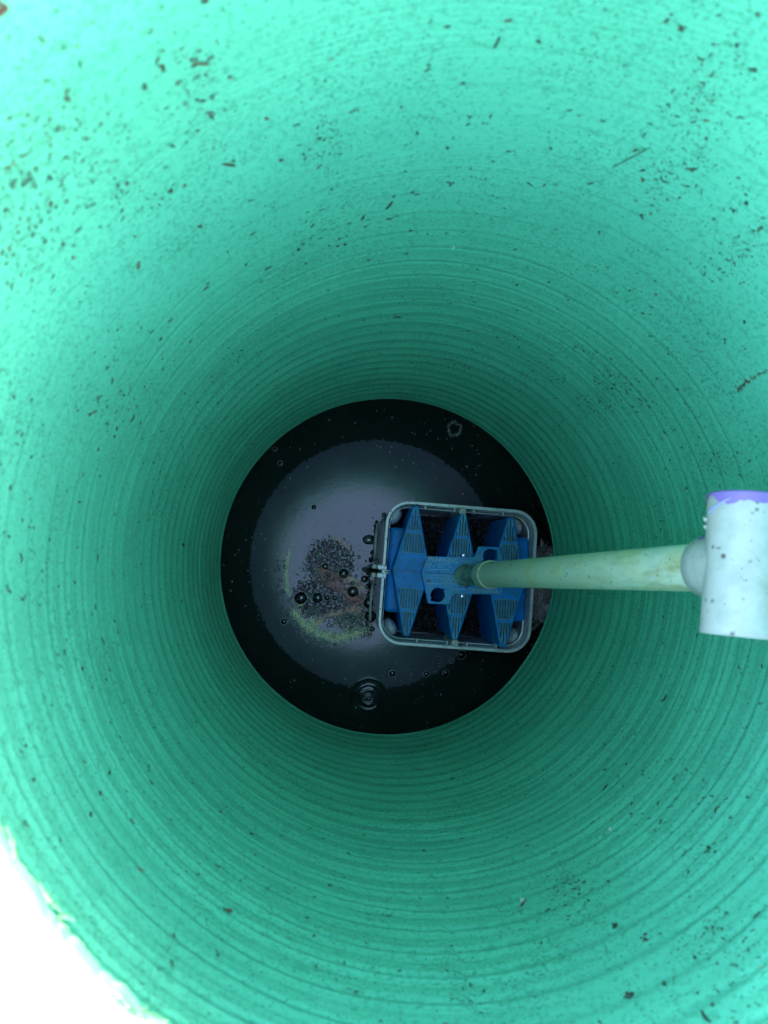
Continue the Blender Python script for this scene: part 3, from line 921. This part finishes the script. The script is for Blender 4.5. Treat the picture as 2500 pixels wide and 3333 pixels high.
# froth and painted tones of a person's reflection, grown cell by cell from noise
def film(name, m, mask, thr, label, cat, z, cell=.00085, x0=0, x1=1560, y0=350, y1=2000, freq=220, seed=0, rough=.0):
    A_ = wp(*crop8(x0, y1)); B_ = wp(*crop8(x1, y0))
    nx = int((B_.x-A_.x)/cell); ny = int((B_.y-A_.y)/cell)
    idx = {}; vs, fs = [], []
    sx = (x1-x0)/nx; sy = (y1-y0)/ny
    def vid(i, j):
        k = (i, j)
        if k not in idx:
            idx[k] = len(vs)
            jx = mn.noise(Vector((i*.7, j*.7, seed)))*cell*.5; jy = mn.noise(Vector((i*.7, j*.7, seed+9)))*cell*.5
            vs.append((A_.x+i*cell+jx, A_.y+j*cell+jy, z+abs(mn.noise(Vector((i*.4, j*.4, seed+4))))*rough))
        return idx[k]
    for j in range(ny):
        for i in range(nx):
            cx, cy = x0+(i+.5)*sx, y1-(j+.5)*sy
            mk = mask(cx, cy)
            if mk <= 0: continue
            X_, Y_ = (A_.x+i*cell)*freq, (A_.y+j*cell)*freq
            v = mn.fractal(Vector((X_, Y_, seed)), 1.0, 2.0, 4)
            if v*.55+mk > thr: 
                p = Vector((A_.x+i*cell, A_.y+j*cell, 0))
                if in_unit(p): continue
                fs.append((vid(i, j), vid(i+1, j), vid(i+1, j+1), vid(i, j+1)))
    if fs:
        o = from_np(name, vs, fs, m, smooth=True)
        tag(o, label, cat, kind='stuff')
def ell(x, y, cx, cy, rx, ry, rot=0):
    c, s = math.cos(R(rot)), math.sin(R(rot)); dx, dy = x-cx, y-cy
    return 1-math.hypot((c*dx+s*dy)/rx, (-s*dx+c*dy)/ry)
def m_dark(x, y): return min(.44, 1.5*max(ell(x, y, 800, 780, 400, 380), ell(x, y, 640, 1280, 430, 330), ell(x, y, 1080, 1400, 330, 240)))
def m_brown(x, y): return min(.46, 1.5*max(ell(x, y, 960, 1080, 330, 170, 25), ell(x, y, 1150, 1280, 230, 120), ell(x, y, 700, 960, 120, 110)))
def m_olive(x, y): return min(.50, 1.5*ell(x, y, 1180, 1650, 420, 190, 12))
def arc_mask(x, y, cx, cy, rx, ry, a0, a1, wd):
    d = math.hypot((x-cx)/rx, (y-cy)/ry); a = math.degrees(math.atan2(y-cy, x-cx)) % 360
    k = min(a-a0, a1-a)/12
    return min(1, k)*(1-abs(d-1)/wd) if a0 < a < a1 else 0
def m_froth_refl(x, y): return max(arc_mask(x, y, 900, 960, 720, 850, 55, 150, .17), ell(x, y, 590, 1610, 150, 90, 45)*1.3, ell(x, y, 215, 1165, 90, 70, 40), arc_mask(x, y, 900, 960, 690, 850, 150, 215, .09), ell(x, y, 380, 1370, 90, 50))*.75
def m_tan(x, y): return max(ell(x, y, 880, 1490, 330, 60, -12), ell(x, y, 1080, 1020, 260, 60, 20), ell(x, y, 1210, 1120, 110, 130), ell(x, y, 1120, 1430, 220, 90), ell(x, y, 660, 1590, 110, 50, -30), arc_mask(x, y, 780, 850, 330, 390, 265, 330, .10)*.8)*.8
film('dark_reflection', M_DARKSCUM_REFL, m_dark, .33, 'black reflection of a person painted over the middle of the sky reflection', 'painted reflection', .00030, seed=1)
film('brown_reflection', M_BROWN_REFL, m_brown, .40, 'brown skin reflection painted between the bubbles', 'painted reflection', .00055, seed=2)
film('olive_reflection', M_OLIVE, m_olive, .40, 'olive green shirt reflection painted beside the lower corner of the tub', 'olive_reflection', .00045, seed=3)
film('green_froth_reflection', M_FROTH_REFL, m_froth_refl, .50, 'pale green froth and painted reflection in a broken arc below the bubbles', 'froth', .0008, freq=330, seed=4, rough=.002, cell=.00075)
film('tan_froth', M_TANFROTH, m_tan, .40, 'tan and coppery froth between the big bubbles', 'froth', .0009, freq=380, seed=5, rough=.002, cell=.00075)

# ring of fine froth in the dark upper right of the water
bm = bmesh.new(); c0 = wp(1479, 1396)
for k in range(420):
    a = random.uniform(0, 2*math.pi); rr_ = .0132*(1+.05*math.sin(3*a+1)+.04*math.sin(5*a))+random.gauss(0, .0018)
    c = c0+Vector((rr_*math.cos(a), rr_*1.08*math.sin(a), .0004))
    lump(bm, c, random.uniform(.0004, .0009), k, 1, .3, (1, 1, .4))
o = from_bm('foam_ring', bm, mat('thin_foam', (.34, .38, .35), .5)); tag(o, 'ring of thin grey foam near the upper right pipe edge', 'foam')

# pale bits drifting on the water, denser towards the right
bm = bmesh.new()
for k in range(700):
    an_ = random.uniform(0, 6.28); rr_ = .36*math.sqrt(random.random())
    p = Vector((TC[0]+rr_*math.cos(an_), TC[1]+rr_*math.sin(an_), .0003))
    if in_unit(p): continue
    if p.x < TC[0]+.05 and random.random() < .45: continue
    lump(bm, p, random.choice([.0005, .0006, .0008, .0010, .0017])*random.uniform(.6, 1.2), k, 1, .6, (1, random.uniform(.3, 1), .4), Matrix.Rotation(random.uniform(0, 6), 3, 'Z'))
o = from_bm('floating_bits', bm, M_FLOAT); tag(o, 'tiny pale bits floating all over the dark water', 'debris', kind='stuff')
bm = bmesh.new()
for k in range(220):
    an_ = random.uniform(0, 6.28); rr_ = .25*math.sqrt(random.random())
    p = Vector((.045+rr_*math.cos(an_), -.0+rr_*math.sin(an_), .0003))
    if in_unit(p): continue
    lump(bm, p, random.choice([.0005, .0007, .0010, .0014])*random.uniform(.6, 1.2), k+50, 1, .6, (1, random.uniform(.4, 1), .3), Matrix.Rotation(random.uniform(0, 6), 3, 'Z'))
o = from_bm('floating_crumbs', bm, M_DARKSCUM_REFL); tag(o, 'black crumbs floating on the sky reflection', 'debris', kind='stuff')
# wet black silt line along the tub wall
bm = bmesh.new()
for k in range(80):
    t = random.uniform(-.115, .100); side = -HX-.010-abs(random.gauss(0, .0045))-.006*max(0, math.sin(t*26+2))
    p = Matrix.Rotation(ROT, 3, 'Z') @ Vector((side, t, 0))+Vector((cen.x, cen.y, .0006))
    lump(bm, p, random.uniform(.0010, .0032), k+9, 2, .5, (1, 1.6, .12))
o = from_bm('silt', bm, M_DARKSCUM_REFL, smooth=True); tag(o, 'wet black silt gathered along the left wall of the tub', 'silt', kind='stuff')

# ------------------------------------------------------------------ dirt on the green wall
def wall_frame(p):
    n_ = Vector((TC[0]-p.x, TC[1]-p.y, 0)).normalized()
    u = Vector((0, 0, 1)); t = u.cross(n_).normalized()
    return Matrix((t, u, n_)).transposed()      # local x round, y up, z off the wall

def crumb(bm, p, s, seed, k=1, stretch=(1, 1)):
    Mx = wall_frame(p)
    for q in range(k):
        off = Vector((random.gauss(0, s*.8), random.gauss(0, s*1.2), s*.25)) if q else Vector((0, 0, s*.2))
        lump(bm, p+Mx @ off, s*random.uniform(.5, 1), seed+q*7, 1, .7, (stretch[0]*random.uniform(.6, 1.3), stretch[1]*random.uniform(.6, 1.6), .35), Mx @ Matrix.Rotation(random.uniform(0, 6.3), 3, 'Z'))

def strip(bm, a, b, wpx, bend=0., off=.0012):
    A_, B_ = wall_hit(*a), wall_hit(*b); n_ = 9
    pts = []
    d = ((b[0]-a[0]), (b[1]-a[1])); nr = (-d[1], d[0])
    for k in range(n_):
        t = k/(n_-1); bb = bend*4*t*(1-t)
        p = wall_hit(a[0]+d[0]*t+nr[0]*bb, a[1]+d[1]*t+nr[1]*bb, TR-off)
        pts.append(p)
    wr = wpx*.5*(DW-A_.z)/F
    tube_path(bm, pts, [wr*(.35+.65*math.sin(math.pi*(.12+.76*k/(n_-1)))) for k in range(n_)], 6)

bm = bmesh.new(); bm2 = bmesh.new()
cl_c = [(random.uniform(0, 2*math.pi), random.uniform(Z_BOT+.05, DW-.3), .10, .035) for _ in range(40)]
for q_ in ((90, 530), (60, 620), (200, 400), (390, 570), (1060, 470), (640, 300), (1990, 1240), (1930, 1320), (2200, 560), (2250, 330), (2420, 800), (40, 780), (2330, 1500), (2350, 3060), (1500, 3200), (1850, 2900)):
    h_ = wall_hit(*q_); cl_c += [(math.atan2(h_.y-TC[1], h_.x-TC[0]), h_.z, .035, .030)]*3
for k in range(20000):
    tiny = False
    if random.random() < .5:
        c = random.choice(cl_c); th, z = random.gauss(c[0], c[2]), random.gauss(c[1], c[3]); tiny = c[2] < .05
    else: th, z = random.uniform(0, 2*math.pi), random.uniform(Z_BOT+.01, DW-.26)
    if z > rim_z(th)-.01 or z < Z_BOT+.008: continue
    p = Vector((TC[0]+(TR-.0004)*math.cos(th), TC[1]+(TR-.0004)*math.sin(th), z))
    tgt = bm if random.random() < .94 else bm2
    s = random.choice([.0003, .0003, .0004, .0004, .0005, .0006, .0007, .0008, .0012])*random.uniform(.65, 1.1)*(.75 if tiny else 1)
    if random.random() < .30:
        Mx = wall_frame(p); a_ = random.uniform(0, math.pi); L = s*random.uniform(2.5, 6)
        dv = Mx @ Vector((math.cos(a_), math.sin(a_), 0)); side = Mx @ Vector((-math.sin(a_), math.cos(a_), 0))
        bd = random.uniform(-.25, .25)
        tube_path(tgt, [p+dv*L*(q/3-.5)+side*L*bd*(1-(q/1.5-1)**2)+Mx @ Vector((0, 0, .0004)) for q in range(4)], [s*.25, s*.45, s*.45, s*.2], 5)
    else:
        crumb(tgt, p, s, k, 1 if s < .0009 else 3)
o = from_bm('wall_specks', bm, M_SPECK); tag(o, 'countless dark specks and clippings stuck to the green wall', 'debris', kind='stuff')
o = from_bm('brown_wall_specks', bm2, M_BARK); tag(o, 'scattered brown crumbs stuck to the green wall', 'debris', kind='stuff')

GRP = 'larger bits stuck to the green wall'
def named(name, cat, lab, m, build):
    bm = bmesh.new(); build(bm); o = from_bm(name, bm, m)
    tag(o, lab, cat, GRP); return o
S = lambda a, b, w_, bend=0.: (lambda bm: strip(bm, a, b, w_, bend))
def C(p, px, k=5):
    def f(bm):
        q = wall_hit(*p); s = px*.38*(DW-q.z)/F; crumb(bm, q, s, int(p[0]), k)
    return f
def FL(p, px):
    def f(bm):
        q = wall_hit(*p); s = px*.5*(DW-q.z)/F; Mx = wall_frame(q)
        for k in range(90):
            a = random.uniform(0, 6.28); rr_ = s*random.uniform(.3, 1)
            e = Mx @ Vector((math.cos(a)*rr_*.7, math.sin(a)*rr_*1.4, random.uniform(.1, .8)*s))
            tube_path(bm, [q+e*.15, q+e*.6+Mx @ Vector((0, 0, s*.1)), q+e], [s*.02, s*.02, s*.008], 3)
    return f
ITEMS = [
 ('dry_straw', 'straw', 'long thin straw lying slantwise high on the green wall', M_STRAW, S((1993, 546), (2118, 480), 4)),
 ('plant_clipping', 'clipping', 'thick dark curved clipping above the water, topmost of its kind', M_SPECK, S((1256, 680), (1277, 656), 7, .08)),
 ('plant_clipping', 'clipping', 'short dark clipping left of and below the thick curved one', M_SPECK, S((1176, 716), (1186, 701), 5, .05)),
 ('dirt_crumb', 'crumb', 'star shaped black crumb above the water', M_SPECK, C((1338, 749), 14)),
 ('down_tuft', 'fluff', 'small white tuft of down above the water', M_FLUFF, FL((1478, 802), 20)),
 ('plant_clipping', 'clipping', 'slim dark clipping lying level just above the pipe foot', M_SPECK, S((1280, 1036), (1305, 1034), 5, -.12)),
 ('root_clump', 'root', 'brown knotted root clump at the right edge', M_BARK, lambda bm: [C((2404+i*9, 1262-i*6+random.uniform(-8, 8)), 16-i*.8, 6)(bm) for i in range(11)]),
 ('dirt_flake', 'flake', 'pinkish brown flake near the right edge', M_RED, C((2283, 1144), 12, 2)),
 ('soil_clump', 'soil clump', 'reddish brown soil clump in the top left corner', M_RED, C((6, 24), 44, 9)),
 ('plant_needle', 'needle', 'brown pointed needle lying level near the top', M_BARK, S((632, 207), (684, 210), 9)),
 ('plant_needle', 'needle', 'short dark red needle in line with a black bead', M_RED, S((727, 535), (765, 540), 9)),
 ('dirt_bead', 'crumb', 'black bead right of the short red needle', M_SPECK, C((790, 537), 10, 2)),
 ('dirt_crumb', 'crumb', 'dark brown crumb alone near the top middle', M_BARK, C((863, 384), 17, 4)),
 ('plant_twig', 'twig', 'little curved twig like a smile below the long straw', M_SPECK, S((2232, 547), (2272, 548), 6, .10)),
 ('dirt_crumb', 'crumb', 'large dark crumb near the top right edge', M_SPECK, C((2172, 60), 24, 5)),
 ('plant_clipping', 'clipping', 'upright grey clipping near the top edge', M_SPECK, S((1609, 157), (1627, 122), 8)),
 ('plant_clipping', 'clipping', 'brown level clipping at the top edge', M_BARK, S((1640, 70), (1670, 66), 7)),
 ('down_tuft', 'fluff', 'white tuft with a brown seed low on the wall below the water', M_FLUFF, FL((1703, 2938), 34)),
 ('seed', 'seed', 'brown seed held in the lowest white tuft', M_BARK, S((1695, 2948), (1712, 2928), 8)),
 ('down_tuft', 'fluff', 'faint white tuft with dark threads, lower right', M_FLUFF, FL((1990, 2702), 22)),
 ('plant_clipping', 'clipping', 'black comma shaped clipping at the bottom edge', M_SPECK, S((2283, 3290), (2312, 3325), 11, .10)),
 ('dirt_clump', 'crumb', 'dark winged clump near the bottom edge', M_SPECK, C((2048, 3247), 24, 7)),
 ('dirt_clump', 'crumb', 'black star shaped clump in the lower right', M_SPECK, C((2099, 3059), 20, 8)),
 ('dirt_clump', 'crumb', 'double dark clump left of the black star shaped one', M_SPECK, C((1999, 3012), 19, 5)),
 ('dirt_flake', 'flake', 'round tan flake at the lower right edge', M_TAN, C((2474, 3147), 16, 2)),
 ('plant_twig', 'twig', 'hooked brown twig on the right of the lower wall', M_BARK, S((2328, 2648), (2342, 2626), 6, -.25)),
 ('plant_needle', 'needle', 'long black needle lying slantwise, lower right of the water', M_SPECK, S((1961, 2573), (1978, 2553), 4)),
 ('plant_clipping', 'clipping', 'slim curved clipping under the white tee', M_SPECK, S((2152, 2284), (2168, 2260), 5, .12)),
 ('dirt_crumb', 'crumb', 'black crumb left of the hooked brown twig', M_SPECK, C((2205, 2600), 15, 3)),
 ('seed', 'seed', 'shiny black seed on the lower left wall', M_SPECK, C((722, 2617), 13, 2)),
 ('dirt_crumb', 'crumb', 'orange brown crumb low on the left wall', M_TAN, C((795, 2800), 11, 2)),
 ('plant_clipping', 'clipping', 'fat black clipping lowest above the rim on the left', M_BARK, S((740, 2958), (756, 2968), 9)),
 ('dirt_crumb', 'crumb', 'black blurred crumb at the left edge halfway up', M_SPECK, C((10, 826), 20, 3)),
 ('plant_clipping', 'clipping', 'upright dark clipping left of the water', M_SPECK, S((591, 1951), (593, 1965), 4)),
 ('plant_clipping', 'clipping', 'dark clipping just left of the water edge, upper one', M_SPECK, S((596, 1768), (601, 1778), 6, .2)),
]
for it in ITEMS: named(*it)

# ------------------------------------------------------------------ mud specks on the tub, the fins and the pipe
bpy.context.view_layer.update()
dg = bpy.context.evaluated_depsgraph_get()
bm = bmesh.new(); done = 0
for k in range(1500):
    r_ = random.random()
    if r_ < .62:
        q = Matrix.Rotation(ROT, 3, 'Z') @ Vector((random.uniform(-HX, HX), random.uniform(-HY, HY), 0)); x, y = cen.x+q.x, cen.y+q.y
        px_ = None; org = Vector((x, y, .6)); dr = Vector((random.uniform(-.25, .25), random.uniform(-.25, .25), -1)).normalized()
        org -= dr*.0
        org = Vector((x, y, .2))-dr*.4
    else:
        org = Vector((0, 0, DW)); w_ = ray(random.uniform(1500, 2495), random.uniform(1600, 2060)); dr = Vector(w_).normalized()
    hit, p, n_, _i, ob, _m = sc.ray_cast(dg, org, dr)
    if not hit: continue
    top = ob
    while top.parent: top = top.parent
    if top not in (unit, riser): continue
    dpt = (Vector((0, 0, DW))-p).length
    if dpt < .78 and random.random() < .75: continue
    s_ = random.choice([.0005, .0007, .0009, .0014])*random.uniform(.6, 1.1)*(.8 if dpt < 1.0 else 1)
    Mx = n_.to_track_quat('Z', 'Y').to_matrix()
    for q in range(random.choice([1, 1, 2, 3])):
        lump(bm, p+Mx @ Vector((random.gauss(0, s_), random.gauss(0, s_), s_*.1)), s_*random.uniform(.5, 1), k+q*3, 1, .7, (random.uniform(.5, 1.6), random.uniform(.4, 1), .3), Mx @ Matrix.Rotation(random.uniform(0, 6.3), 3, 'Z'))
o = from_bm('mud_specks', bm, M_SPECK); tag(o, 'dark mud specks sprinkled over the tub, the blue fins and the riser pipe', 'mud', kind='stuff')
